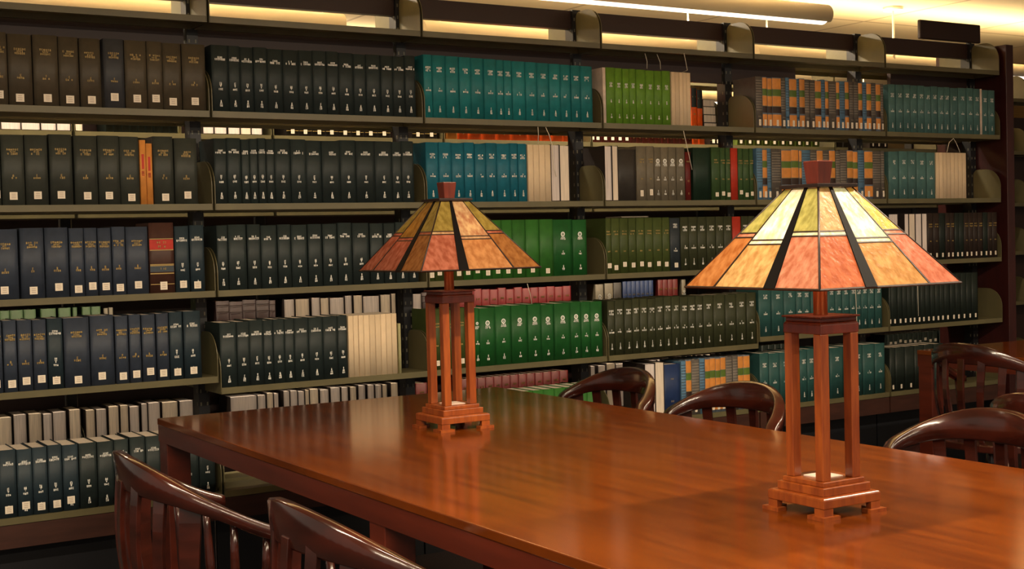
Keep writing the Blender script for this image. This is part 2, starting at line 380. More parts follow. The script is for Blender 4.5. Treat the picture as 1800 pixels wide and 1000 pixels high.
def spine(b, style, w, h, rng):
    """returns extra materials; adds marks to mesh b"""
    L = lambda z, hh, n, wd, mi=1: letters(b, w, z*h, hh, n, wd, mi, rng)
    if style == 'white2':
        L(.815, .0055, 4, .020); L(.783, .0065, 7, .042)
        L(.415, .009, 1 if rng.random() < .5 else 2, .010); L(.385, .006, 1, .005)
        L(.335, .006, 3, .018); L(.15, .010, 1, .006); L(.118, .006, 2, .010); L(.088, .006, 2, .012)
        return [INKW]
    if style in ('gold3', 'gold2'):
        L(.79, .0055, 6, .042); L(.76, .0045, 2 if style == 'gold3' else 5, .022); L(.73, .0060, 6, .036)
        L(.42, .007, 1, .006); L(.385, .0055, 4, .026)
        return [INKG]
    if style in ('teal', 'tealg'):
        L(.80, .006, 4, .026); L(.773, .004, 2, .012); L(.748, .006, 4, .024)
        L(.47, .005, 1, .005); L(.435, .006, 4, .026); L(.17, .010, 1, .005); L(.135, .006, 2, .009); L(.105, .006, 2, .010)
        return [INKW]
    if style == 'hour':
        L(.815, .0065, 4, .028); L(.785, .006, 1, .008); L(.755, .0065, 4, .026)
        L(.46, .006, 1, .005); L(.42, .006, 4, .028); L(.20, .010, 1, .004); L(.16, .010, 1, .005); L(.12, .007, 2, .011)
        return [INKW]
    if style == 'lime':
        L(.72, .007, 3, .018); L(.69, .005, 2, .010); L(.665, .006, 3, .018); L(.41, .010, 1, .006); L(.385, .005, 2, .008); L(.15, .008, 1, .006); L(.11, .006, 2, .010)
        return [INKW]
    if style in ('seal', 'sealg'):
        zc = .74*h; r = min(.011, w*.3); n = 12
        for k in range(n):
            a0, a1 = 2*math.pi*k/n, 2*math.pi*(k+1)/n
            b.poly([(r*.55*math.cos(a0), -.0005, zc+r*.55*math.sin(a0)), (r*math.cos(a0), -.0003, zc+r*math.sin(a0)), (r*math.cos(a1), -.0003, zc+r*math.sin(a1)), (r*.55*math.cos(a1), -.0005, zc+r*.55*math.sin(a1))], 1)
        L(.74, .006, 1, .006); L(.68, .006, 3, .024); L(.655, .005, 4, .028); L(.43, .006, 1, .006); L(.39, .006, 3, .018); L(.17, .010, 1, .005); L(.12, .008, 2, .014)
        return [INKW]
    if style == 'goldf':
        L(.76, .005, 4, .026); L(.71, .005, 4, .026); L(.40, .005, 2, .014)
        return [INKG]
    if style == 'whitet':
        L(.88, .006, 4, .026); L(.855, .005, 2, .012); L(.83, .006, 4, .024); L(.42, .006, 1, .006); L(.38, .006, 3, .024)
        return [INKW]
    if style == 'whitef':
        L(.80, .006, 4, .022); L(.40, .006, 2, .012); L(.14, .008, 1, .006)
        return [INKG]
    if style == 'bluet':
        L(.72, .006, 4, .02); L(.3, .006, 2, .02)
        return [MATS['band_grey']]
    if style == 'redtext':
        band(b, w, .55*h, .78*h, 1, .5); L(.50, .006, 2, .010); L(.46, .006, 2, .010)
        return [BAND['rt']]
    if style == 'redband':
        for z0, z1, k in ((.62,.76,1),(.605,.617,2),(.40,.412,2),(.385,.395,2),(.30,.385,3),(.27,.285,2),(.12,.13,2),(.765,.775,2)): band(b, w, z0*h, z1*h, k, .96)
        letters(b, w, .72*h, .006, 5, .036, 2, rng); letters(b, w, .66*h, .006, 4, .03, 2, rng); letters(b, w, .345*h, .006, 4, .03, 2, rng)
        return [BAND['rd'], BAND['gd'], BAND['bl']]
    if style == 'orange':
        for z0, z1, k in ((.77,.985,1),(.64,.765,2),(.44,.63,1),(.30,.43,3),(.05,.27,1),(.63,.637,4),(.43,.437,4)): band(b, w, z0*h, z1*h, k, .98)
        return [BAND['or'], BAND['gr'], BAND['bk'], BAND['gd']]
    if style in ('ridge', 'ridgeb'):
        z = .93
        while z > .34: band(b, w, (z-.012)*h, z*h, 1, .9); z -= .052
        L(.22, .006, 3, .02)
        return [BAND['gy' if style == 'ridge' else 'bl']]
    if style == 'ribs':
        for z in (.92, .80, .62, .44): band(b, w, z*h, (z+.012)*h, 1, .98, .002)
        return [BAND['bk']]
    if style == 'gilt':
        for z in (.10, .26, .30, .75, .80): band(b, w, z*h, (z+.008)*h, 1, .95)
        L(.78, .006, 4, .025); return [BAND['gd']]
    return []
def make_book(t, w, h, d, name, rng):
    cover, style, lab, words = K[t]
    b = MB(); flat = t in 'WwEo'; e = BULGE if not flat else .0006; tk = .0022 if t not in 'Ww' else .0006; w = max(w, .008)
    global_b = BULGE
    prof = [(-w/2, d), (-w/2, e)] + [(-w/2+w*k/6, e*(abs(-.5+k/6)/.5)**2) for k in range(1, 6)] + [(w/2, e), (w/2, d),
            (w/2-tk, d), (w/2-tk, e+.002)] + [(0, .002)] + [(-w/2+tk, e+.002), (-w/2+tk, d)]
    # a U-shaped cover: spine and two boards
    n = len(prof); i = len(b.v); b.v += [(x, y, 0) for x, y in prof]+[(x, y, h) for x, y in prof]
    for k in range(n):
        k2 = (k+1) % n; b.f.append((i+k, i+k2, i+n+k2, i+n+k)); b.m.append(0); b.sm.append(1 <= k <= 6)
    for z in (0, n):   # caps: left board, right board, spine strip
        o = i+z
        quads = [(0, 1, n-2, n-1), (1, 2, 3, 4, n-3, n-2), (4, 5, 6, 7, n-4, n-3), (7, 8, n-6+1-0, n-4)]
        quads = [(0, 1, 12, 13), (1, 2, 3, 4, 11, 12), (4, 5, 6, 7, 10, 11), (7, 8, 9, 10)]
        for q in quads:
            q = q if z else q[::-1]
            b.f.append(tuple(o+x for x in q)); b.m.append(0); b.sm.append(False)
    ex = spine(b, style, w, h, rng) if w > .012 else []
    o = b.obj(name, [cover]+ex)
    pg = MB(); iw = .003 if t not in 'Ww' else .0003
    if t == 'Z' or w < .009: iw = .001
    pg.box(-w/2+tk+.0001, w/2-tk-.0001, e+.0025, d-iw, iw, h-iw)
    pg.obj('page_block', PAGEW if t == 'E' and rng.random() < .6 else PAGE, o)
    if lab:
        top = lab[0] == 'top'; lw, lh = lab[-2], lab[-1]
        if not top and t not in 'ORSJj': pass
        lw = min(lw*.8, w*.72); lh = lab[-1] if not isinstance(lab[0], str) else lab[-1]
        zc = (.80*h if top else .125*h)+rng.uniform(-.007, .009)
        if t in 'OR' or t == 'S': lh = .030; lw = min(.014, w*.5); zc = .105*h
        if t in 'Jj': lh = .022; lw = min(.012, w*.4); zc = .10*h
        if t == 'i': lh = .022; lw = .018; zc = .09*h
        if t in 'mp': zc = .10*h
        x0 = rng.uniform(-.06, .06)*w
        lb = MB(); y = -.0011; lb.box(x0-lw/2, x0+lw/2, y, y+.0005, zc-lh/2, zc+lh/2)
        for k in range(3):
            zz = zc+lh*(.24-.24*k); ww = lw*(.22+.1*rng.random())
            lb.poly([(x0-ww, y-.0002, zz-lh*.045), (x0+ww, y-.0002, zz-lh*.045), (x0+ww, y-.0002, zz+lh*.045), (x0-ww, y-.0002, zz+lh*.045)], 1)
        lb.obj('call_number_label', [LABELM, LABELK], o)
    return o, words
FRONT = {
(1,1):'A-785,55 A-728,81 A-643,86 A-555,70 A-481,75 a-396,74 A-319,80 A-237,58 A-178,71 A-104,90',
(1,2):'D-802,36 D-763,77 D-683,78 D-599,80 D-513,82 D-428,78 D-349,71 o-276,23 o-252,23 D-225,76 D-145,87',
(1,3):'N-808,90 N-711,81 N-626,81 N-541,51 N-488,46 N-439,48 N-388,48 N-337,81 X-252,94 n-155,54 n-97,55',
(1,4):'N-829,46 N-779,45 N-731,49 N-679,47 n-629,53 N-572,90 N-478,85 N-388,47 N-337,43 N-290,50 N-235,46 n-186,50 n-132,66',
(1,5):'n-866,54 n-811,60 n-749,52 n-696,51 n-643,49 n-592,56 B-533,63 B-468,59 B-407,53 B-349,57 B-290,57 B-229,59 B-164,74 B-88,62',
(2,1):'B10,67 B77,47 B124,55 B179,56 B235,63 B298,66 B364,61 B425,59 B484,53 B537,65 B602,56 B658,65 B723,56 B779,57 B835,48',
(2,2):'B4,56 B60,56 B117,35 B151,33 B185,34 B218,35 B253,67 B320,65 B385,67 B452,80 B532,69 B602,86 B687,78 B765,44 B809,56',
(2,3):'B-1,53 B54,72 B130,54 B186,66 B255,55 B312,67 B383,60 B446,62 B511,62 B576,74 B654,60 B717,51 B770,57 B830,45',
(2,4):'B6,69 B76,51 B127,57 B184,41 B225,47 B272,41 B313,61 B374,61 B435,63 B499,42 W544,24 W567,22 W590,23 W613,26 W639,26 W665,25 W690,25 W714,25 W739,24 l771,13',
(3,1):'T919,45 T964,63 T1027,64 T1092,57 T1149,64 T1213,63 T1276,38 T1314,42 T1356,69 T1424,60 T1484,63 T1547,60 T1608,56 T1664,52 T1716,64',
(3,2):'U922,63 U984,61 U1045,61 U1107,50 U1157,56 U1213,55 U1268,67 U1335,41 U1375,45 W1424,29 W1453,30 W1483,31 W1514,30 E1548,44 E1595,45',
(3,3):'Q911,40 Q951,46 Q997,44 Q1041,47 g1088,47 g1136,45 g1181,51 g1232,52 g1283,55 g1338,67 g1406,71 g1477,72 G1549,104 G1653,77',
(3,4):'Q899,32 Q931,39 Q970,39 Q1009,40 Q1049,40 Q1089,44 G1136,23 G1159,82 G1240,80 G1321,84 G1405,71 G1476,68 G1544,88 G1632,58 G1690,52 G1742,65',
(3,5):'g1092,54 g1146,54 g1200,55 g1255,55 g1311,56 g1367,57 g1423,57 g1480,58 g1538,58 g1597,59 g1656,60 g1715,60',
(4,1):'w1837,17 L1856,51 L1907,42 L1950,39 L1989,39 L2028,55 L2083,50 L2133,46 L2179,49 W2231,23 W2254,25 W2279,22 W2301,22 W2323,23',
(4,2):'E1749,45 E1802,72 E1882,28 C1913,103 f2018,59 f2077,45 F2122,39 F2161,44 F2206,47 F2253,51 M2308,33 Y2355,107 P2467,55 P2524,31 P2557,29 Z2589,44 P2635,31 P2667,40 P2709,38',
(4,3):'Q1823,44 Q1867,49 Q1915,50 Q1965,44 Q2009,49 Q2058,49 Q2107,55 Q2162,45 q2206,60 K2269,52 K2321,54 K2375,55 K2430,57 K2487,50 K2537,52 Z2591,54 K2648,46 K2693,42',
(4,4):'K1826,52 K1878,52 K1930,47 K1976,43 K2020,45 K2065,46 K2111,50 K2161,45 K2206,50 K2256,51 K2307,46 K2353,46 K2399,63 K2462,73 K2535,72 K2607,64 K2671,67',
(4,5):'E2042,56 E2102,47 b2152,99 S2256,31 O2286,33 R2319,50 S2369,32 O2401,32 O2433,34 O2467,32 O2499,32 R2531,43 R2574,35 O2609,35 O2644,42',
(5,1):'R2758,45 O2802,31 O2834,32 O2865,59 R2924,32 S2956,23 O2979,51 S3030,17 O3047,37 R3084,35 R3119,36 O3155,43 S3198,29 O3226,24 R3250,53 O3303,24 S3327,39 O3366,29 R3396,32 R3428,35 O3463,29 S3492,28 O3520,35 R3555,35 O3590,35 R3625,39',
(5,2):'S2754,40 O2794,31 S2825,27 R2852,66 O2918,66 O2984,51 R3035,3 O3038,19 S3057,59 R3116,44 O3160,43 R3203,43 O3246,43 R3290,34 R3324,49 O3373,44 O3417,35 S3451,45 O3496,62 R3558,64 R3622,46',
(5,3):'K2789,64 K2853,61 K2913,65 K2978,66 K3044,70 K3114,71 K3185,68 K3253,69 K3322,73 K3395,83 K3478,84 K3562,63',
(5,4):'H2748,88 H2836,82 H2918,85 H3002,42 H3044,56 H3101,57 H3157,57 H3215,58 H3273,49 H3321,54 H3375,49 H3424,35 H3459,50 H3509,50 H3560,51',
(5,5):'H2695,35 H2730,81 H2811,73 H2884,73 H2957,62 H3019,51 H3070,52 H3122,57 H3179,48 H3227,97 H3324,69 H3393,70 H3462,90 H3553,74',
(6,1):'V3686,54 V3739,58 V3798,54 V3852,55 V3907,53 V3960,54 V4014,52 V4066,49 V4115,49 V4164,66 V4230,67 V4298,56 V4354,52 w4406,16 V4422,55 V4477,56',
(6,2):'V3678,77 V3756,70 V3826,66 V3892,78 V3970,67 W4039,28 W4067,29 W4097,30 W4126,31 W4157,31 W4188,30 W4218,33 W4251,31',
(6,3):'E3671,64 E3790,28 E3825,44 E3874,46 E3925,35 j3967,46 j4014,49 J4062,49 j4111,38 j4150,35 J4185,37 J4222,39 j4261,39 j4300,40 j4340,40 j4380,40 J4420,40 j4460,40 j4500,41',
(6,4):'J3637,46 J3684,47 J3730,36 J3767,37 J3803,37 J3840,32 J3872,37 J3909,37 J3946,38 J3984,38 J4022,38 J4060,38 J4098,44 J4142,44 J4186,45 J4231,45 J4276,45 J4321,51',
(6,5):'J3637,70 J3707,73 J3780,74 J3854,75 J3928,75 J4004,76',
}
BACK = {
(1,1):'E-736,28 E-706,68 E-634,63 E-564,52 E-506,52 E-448,34 k-324,30 k-294,31 k-263,31 k-232,31 k-201,31 k-170,31 k-139,32 k-107,32 k-76,32 l-41,14',
(1,4):'P-765,29 P-737,35 P-701,47 P-652,44 P-591,56 P-526,46 P-473,29 P-438,32 P-404,36 F-356,16 F-337,16',
(1,5):'E-764,52 E-702,43 E-648,44 E-596,30 E-560,45 E-500,39 E-451,44 E-399,36 E-352,36 E-307,28 E-271,34 E-225,24 E-198,44 E-143,60 E-73,52',
(2,1):'E61,40 E108,47 E165,46 E218,44 E264,42 i414,58 i472,59 i531,59 i590,60 i650,61 i710,61 i772,62 i834,63',
(2,4):'r90,56 r146,57 r202,57 r260,58 r318,59 E381,42 E431,59 E503,37 E544,35 E586,62 E656,29 E696,38 E740,74 E823,45 E875,18',
(2,5):'E137,110 E253,32 E293,25 E324,33 E366,27 E396,30 E431,26 E462,17 E483,36 E529,37 E577,41 E627,28 E667,27 E706,30 E749,29 E786,27 E820,20 E861,31',
(3,1):'i999,63 i1062,64 o1172,55 z1230,56 z1285,71 z1356,75 z1431,79 z1510,93 z1603,69 z1672,60 z1732,64 z1796,32',
(3,4):'E980,39 r1024,57 h1206,42 h1248,42 h1290,42 h1332,43 h1375,43 h1418,43 h1461,44 h1505,44 h1549,44 h1593,45 h1638,45 h1683,45 h1728,46 h1774,46',
(3,5):'M985,56 M1214,42 M1256,43 M1299,43 M1342,43 M1385,44 M1429,44 M1473,44 M1518,45 M1562,45 M1608,45 M1653,46 M1699,46 M1745,47',
(4,1):'m1932,42 m1974,43 m2017,43 m2060,43 m2103,44 m2146,44 M2190,37 M2227,37 M2265,38 M2302,38 M2340,38 M2378,38 M2417,39 M2455,39 M2494,39 M2533,39 z2576,38 z2615,39 i2690,41 i2731,41',
(4,4):'F1935,73 F2015,50 C2068,47 b2123,26 b2149,26 b2175,27 b2202,27 b2229,27 b2255,27 b2282,27 M2338,31 M2368,31 M2400,31 M2431,31 F2487,25',
(4,5):'E1920,32 E1958,46 E2012,52 E2068,69 E2146,45 E2200,42 E2245,67 E2321,55 E2385,60 E2460,66 E2540,40 E2591,92 E2696,45',
(5,1):'p2867,56 p2923,56 p2979,57 p3036,57 p3093,58 p3150,58 p3208,59 p3267,59 p3326,60 p3386,60 C3555,62 C3618,63 C3681,64 j3824,47 j3871,48 j3918,48',
(5,5):'k3008,44 k3052,45 k3097,45 k3141,45',
(6,5):'k3942,40 k3981,40 k4021,40 k4061,40 k4101,40 k4142,41 k4182,41 k4223,41 k4264,41 k4306,42 k4348,42 k4389,42 k4432,42 k4474,43 k4517,43 k4559,43',
}
HT = {1: .250, 2: .250, 3: .248, 4: .252, 5: .240}
BAYS = {1: 'leftmost bay', 2: 'second bay', 3: 'third bay', 4: 'fourth bay', 5: 'fifth bay', 6: 'sixth bay'}
ROWS = {1: 'top row', 2: 'second row', 3: 'third row', 4: 'fourth row', 5: 'bottom row'}
GAPS = {1: 'top rear row', 4: 'fourth rear row', 5: 'bottom rear row'}
NAMES = {'W': 'journal', 'O': 'reporter_volume', 'R': 'reporter_volume', 'S': 'reporter_volume', 'o': 'paperback', 'w': 'booklet'}
SCORED = []
HIDDEN = {(5, 3): .05, (3, 5): .15, (2, 5): .1, (4, 5): .5, (5, 5): .6, (6, 5): .4, (5, 4): .4}
def place_run(bay, lv, spec, back):
    items = []
    for it in spec.split():
        t = it[0]; x, w_ = it[1:].split(','); items.append((t, int(x)/1000, int(w_)/1000))
    lo, hi = (bay-2)*W+.0085, (bay-1)*W-.0085
    if back: lo, hi = -9, 99; kk = 5.907/5.174; items = [(t, -1.718+(x+1.718)*kk, w_*kk) for t, x, w_ in items]
    items = [(t, x-.0035, w_+.007) if t == 'E' else (t, x, w_) for t, x, w_ in items]
    for k, (t, x, w_) in enumerate(items):
        x1 = x+w_
        x = max(x, lo)
        x1 = min(x1, hi)
        if k+1 < len(items): x1 = min(x1, max(items[k+1][1], lo))
        if back:
            for n in range(10):
                q = X2+n*W
                if x < q-.008 < x1 and x+x1 < 2*q: x1 = q-.0085
                elif x < q+.008 < x1: x = q+.0085
        w_ = x1-x-.0009
        if w_ < .006: continue
        rng = random.Random(bay*1000+lv*100+k+(7000 if back else 0))
        h = HT[lv] + rng.uniform(-.0035, .003); d = .168+rng.uniform(-.004, .006)
        if lv == 5 and bay >= 4: h = .262+rng.uniform(-.003, .003)
        if lv == 5 and bay == 6: h = .232
        if lv == 5 and bay == 3: h = .272
        y = .0055; z = lipz(bay, lv)+LT
        if back:
            y = Y2+.006; z = lip2(lv)+LT; d = .15; h = {1: .235, 4: .256, 5: .242}[lv]+rng.uniform(-.006, .004)
            if t == 'k': h = .27
            if t == 'M' and lv == 5: h = .225
            if lv == 4 and t in 'PbM': h = .262
        if not back:
            if t in 'T' and lv == 1: h = .262-.012*(k/15)
            if t == 'o': h = .225+.012*(k % 2)
            if t == 'X': h = .262
            if t == 'M': h = .228
            if t == 'C': h = .235
            if t in 'QKg' and lv == 3: h = .252
            if t == 'l': h = .205
            if t == 'W': h = .248; d = .17+rng.uniform(-.004, .008)
            if t == 'J' and lv == 4: h = .262
            if t == 'b': h = .25
            if lv == 3 and bay == 6: h = .252
        o, words = make_book(t, w_, h, d, NAMES.get(t, 'book'), rng)
        xc = x+w_/2
        if t == 'E':
            o.location = (xc, y+d-(.0045 if back else 0), z); o.rotation_euler = (0, 0, math.pi)
        else:
            o.location = (xc, y, z)
            if t != 'W' and not back: o.location.y += rng.uniform(0, .003)
        n = ORD[k]
        if NAMES.get(t, 'book') == 'book':
            zs = 1/(1+.12*max(bay-2, 0))**2
            SCORED.append((w_*h*zs*({1: .16, 4: .3, 5: .55 if bay < 3 else .25}[lv] if back else HIDDEN.get((bay, lv), 1)), len(SCORED), o))
        tag(o, '%s, %s from left, %s, %s' % (words, n, (GAPS if back else ROWS)[lv], BAYS[bay]), 'book',
            '%s of %s, %s' % ({'W': 'journals', 'O': 'reporter volumes', 'R': 'reporter volumes', 'S': 'reporter volumes'}.get(t, 'books'), (GAPS if back else ROWS)[lv], BAYS[bay]))
for (bay, lv), sp in FRONT.items(): place_run(bay, lv, sp, False)
for (bay, lv), sp in BACK.items(): place_run(bay, lv, sp, True)

# a few books in the run across the aisle, seen past the end panel
FAR = []
def far_books():
    pal = [('J', 1), ('j', 1), ('Q', 1), ('z', 2), ('K', 2), ('V', 3), ('B', 3), ('K', 4), ('J', 4), ('n', 5), ('H', 5)]
    for lv in range(1, 6):
        ts = {1: 'jBjJjBjK', 2: 'zzFQQjjj', 3: 'KKWWBBBK', 4: 'JJJJKKKK', 5: 'nnnnBBBB'}[lv]
        x = X2+7*W+.012
        for k, t in enumerate(ts):
            rng = random.Random(900+lv*20+k); wd = .05+rng.uniform(-.006, .01)
            o, words = make_book(t, wd, .24+rng.uniform(-.006, .006), .16, NAMES.get(t, 'book'), rng)
            o.location = (x+wd/2, Y2+.006, lip2(lv)+LT); x += wd+.001; FAR.append(o)
            if x > X2+8*W-.07: break
far_books()
def gather(objs, name, label, cat):
    mb = MB(); mats = []
    for o in objs:
        base = Matrix.Translation(o.location) @ Matrix.Rotation(o.rotation_euler.z, 4, 'Z')
        for q in [o]+list(o.children):
            me = q.data; off = len(mb.v); mp = []
            for m in me.materials:
                if m not in mats: mats.append(m)
                mp.append(mats.index(m))
            mb.v += [tuple(base @ v.co) for v in me.vertices]
            for p in me.polygons:
                mb.f.append(tuple(off+i for i in p.vertices)); mb.m.append(mp[p.material_index]); mb.sm.append(p.use_smooth)
        for q in list(o.children)+[o]: bpy.data.objects.remove(q)
    tag(mb.obj(name, mats), label, cat, kind='stuff')
SCORED.sort(key=lambda q: -q[0])
gather([q[2] for q in SCORED[300:]]+FAR, 'rear_row_books', 'small dim books on the run across the aisle and on the farthest lower shelves', 'books')

# odd things on the shelves
def lying(x, y, z, w_, d, h, m, label, rz=0, name='book'):
    o = empty(name, (x, y, z), rz, label=label, cat='book', group='books lying flat')
    c = MB(); c.box(-w_/2, w_/2, 0, d, 0, .002); c.box(-w_/2, w_/2, 0, d, h-.002, h); c.box(-w_/2, -w_/2+.002, 0, d, .002, h-.002); c.obj('cover', m, o)
    p = MB(); p.box(-w_/2+.0025, w_/2-.003, .003, d-.003, .0022, h-.0022); p.obj('page_block', PAGE, o)
def support_book(bay, lv, x): pass
zt = lipz(4, 3)+LT+.2535
lying(2.02, .03, zt+.001, .16, .12, .006, MATS['taupe_buckram'], 'thin booklet lying on olive volumes, third row, fourth bay', .02, 'booklet')

for k, (x, hh) in enumerate(((2.585, .215), (2.622, .205))):
    o, _w = make_book('z', .034, hh, .14, 'book', random.Random(55+k)); o.location = (x, .268, lipz(4, 1)+LT)
    c = MB(); band(c, .034, hh*.56, hh, 0, 1.0, .0009); c.obj('black_sleeve', MATS['black_green_plain'], o)
    tag(o, '%s of two orange volumes with black tops behind the top row, fourth bay' % ('left' if k == 0 else 'right'), 'book', 'books on the rear side shelf')
for k, (m_, hh) in enumerate((('charcoal_board', .045), ('black_brown_plain', .04), ('taupe_buckram', .04), ('brown_leather', .036))):
    lying(2.690, .270+.003*k, lipz(4, 1)+LT+.0005+sum((.0455, .0405, .0405, .037)[:k]), .088-.002*k, .12, hh, MATS[m_], '%s book lying flat in a stack behind the top row, fourth bay' % ('charcoal bottom', 'black-brown second', 'taupe third', 'brown topmost')[k])

# cords tied round the journal bundles
def cord(label, pts, r=.0016):
    b = MB(); b.tube(pts, r, 6); tag(b.obj('cord', CORD), label, 'cord', 'white cords hanging over the shelves')
cord('white cord hanging over cream journals, top row, fourth bay', [(2.305, .0, 2.186), (2.312, -.003, 2.15), (2.322, -.002, 2.108), (2.322, .04, 2.1013)])
cord('white cord hanging left of the journals over lime volumes, top row', [(2.09, .02, 2.178), (2.098, .015, 2.14), (2.10, .02, 2.107)])
cord('second white cord dangling over lime volumes, top row', [(2.16, .02, 2.178), (2.172, .012, 2.14), (2.18, .02, 2.107)])
cord('white cord loop above cream journals, second row, third bay', [(1.475, -.003, 1.822), (1.476, -.004, 1.79), (1.476, .002, 1.7475)])
cord('long white cord down beside cream journals, second row, third bay', [(1.515, -.003, 1.822), (1.53, -.006, 1.79), (1.545, -.006, 1.745), (1.55, -.006, 1.65), (1.563, -.006, 1.605)])
cord('long white cord beside maroon volume, second row, fourth bay', [(2.29, -.003, 1.822), (2.305, -.005, 1.76), (2.32, -.006, 1.70), (2.335, -.006, 1.64)])
cord('white cord loop over journal bundle, second row, sixth bay', [(4.12, .0, 1.7475), (4.135, -.004, 1.80), (4.17, -.004, 1.822), (4.19, -.004, 1.80), (4.215, -.004, 1.76), (4.222, -.002, 1.7475)])
cord('white cord hanging before dark volumes, fourth row, sixth bay', [(3.87, -.004, 1.138), (3.868, -.006, 1.0), (3.87, -.006, .87)])
cord('pale cord hanging before crimson rear row, third bay', [(1.40, -.002, 1.138), (1.41, -.005, 1.10), (1.42, -.004, 1.05)])
cord('thin cord hanging beside dark teal volumes, fourth row, fifth bay', [(3.40, -.004, 1.138), (3.405, -.006, .95), (3.41, -.006, .80), (3.41, -.006, .70)])

# ---------------------------------------------------------------- sign on the shelf top, ceiling bits
s = MB(); s.box(4.155, 4.66, .20, .222, 2.392, 2.497)
sg = tag(s.obj('shelf_sign', M_BEAM, bevel=.006), 'dark rectangular sign board standing on the shelving by the end panel', 'sign')
for sx in (4.555,):
    f = MB(); f.box(4.555, 4.585, .205, .218, 2.3855, 2.395); f.obj('sign_foot', M_BLACK, sg)
g = MB(); g.tube([(0, 0, 0), (0, 0, .60)], .009, 8)
rod = empty('ceiling_rod', (5.81, 1.885, 2.34), label='thin rod hanging from round plate on the bright ceiling', cat='rod')
g.obj('rod', M_TUBE, rod); g = MB(); g.lathe(0, 0, [(.07, .585), (.07, .6095)], 20); g.obj('ceiling_plate', M_TUBE, rod)
sp = MB(); sp.lathe(0, 0, [(.012, -.045), (.02, -.03), (.012, -.02), (.035, -.006), (.035, 0)], 14)
spk = tag(sp.obj('sprinkler', M_TUBE, loc=(7.0, 2.6, 2.9495)), 'small sprinkler head on the bright ceiling above the sign', 'sprinkler')
# ---------------------------------------------------------------- table lamps
def glass(name, c1, c2):
    m = mat(name, c1, .22, noise=.5, scale=8, col2=tuple(int(v*.92) for v in c2), stretch=(9, 9, 2.2), bump=.5, bscale=14, trans=.5, rnd=0, spec=.7)
    return m
G = {'yg': glass('glass_yellow_green', (200, 192, 116), (172, 166, 92)), 'cr': glass('glass_cream_glare', (255, 252, 240), (232, 226, 180)),  # cream is whitened: glare on the upper middle panes put into the colour
     'tn': glass('glass_tan', (208, 178, 126), (192, 158, 106)), 'wg': glass('glass_pale_green_glare', (242, 246, 226), (204, 216, 178)),  # pale green also carries painted glare for the upper middle panes
     'ye': glass('glass_yellow', (218, 194, 92), (222, 174, 100)), 'pk': glass('glass_pink', (222, 162, 130), (204, 124, 92)),
     'co': glass('glass_coral', (210, 126, 84), (192, 98, 56)), 'lt': glass('glass_light_amber', (228, 194, 132), (206, 158, 94)),
     'go': glass('glass_gold', (214, 168, 104), (194, 140, 76)), 'or': glass('glass_orange', (206, 144, 84), (190, 116, 56)), 'cp': glass('glass_coral_pink', (216, 140, 110), (196, 106, 72)),
     'Fo': glass('glass_olive_gold', (172, 150, 78), (150, 128, 58)), 'Fg': glass('glass_old_gold', (176, 136, 62), (156, 112, 46)), 'Fp': glass('glass_rose', (196, 122, 96), (174, 94, 66)),
     'Fb': glass('glass_brown_amber', (180, 122, 66), (156, 98, 48)), 'Fc': glass('glass_peach_cream', (214, 186, 140), (196, 140, 100)), 'Fa': glass('glass_apricot', (212, 156, 100), (196, 132, 78))}
M_BULB = emis('bulb_glass', (255, 225, 180), 2.0); BULB_W = .5
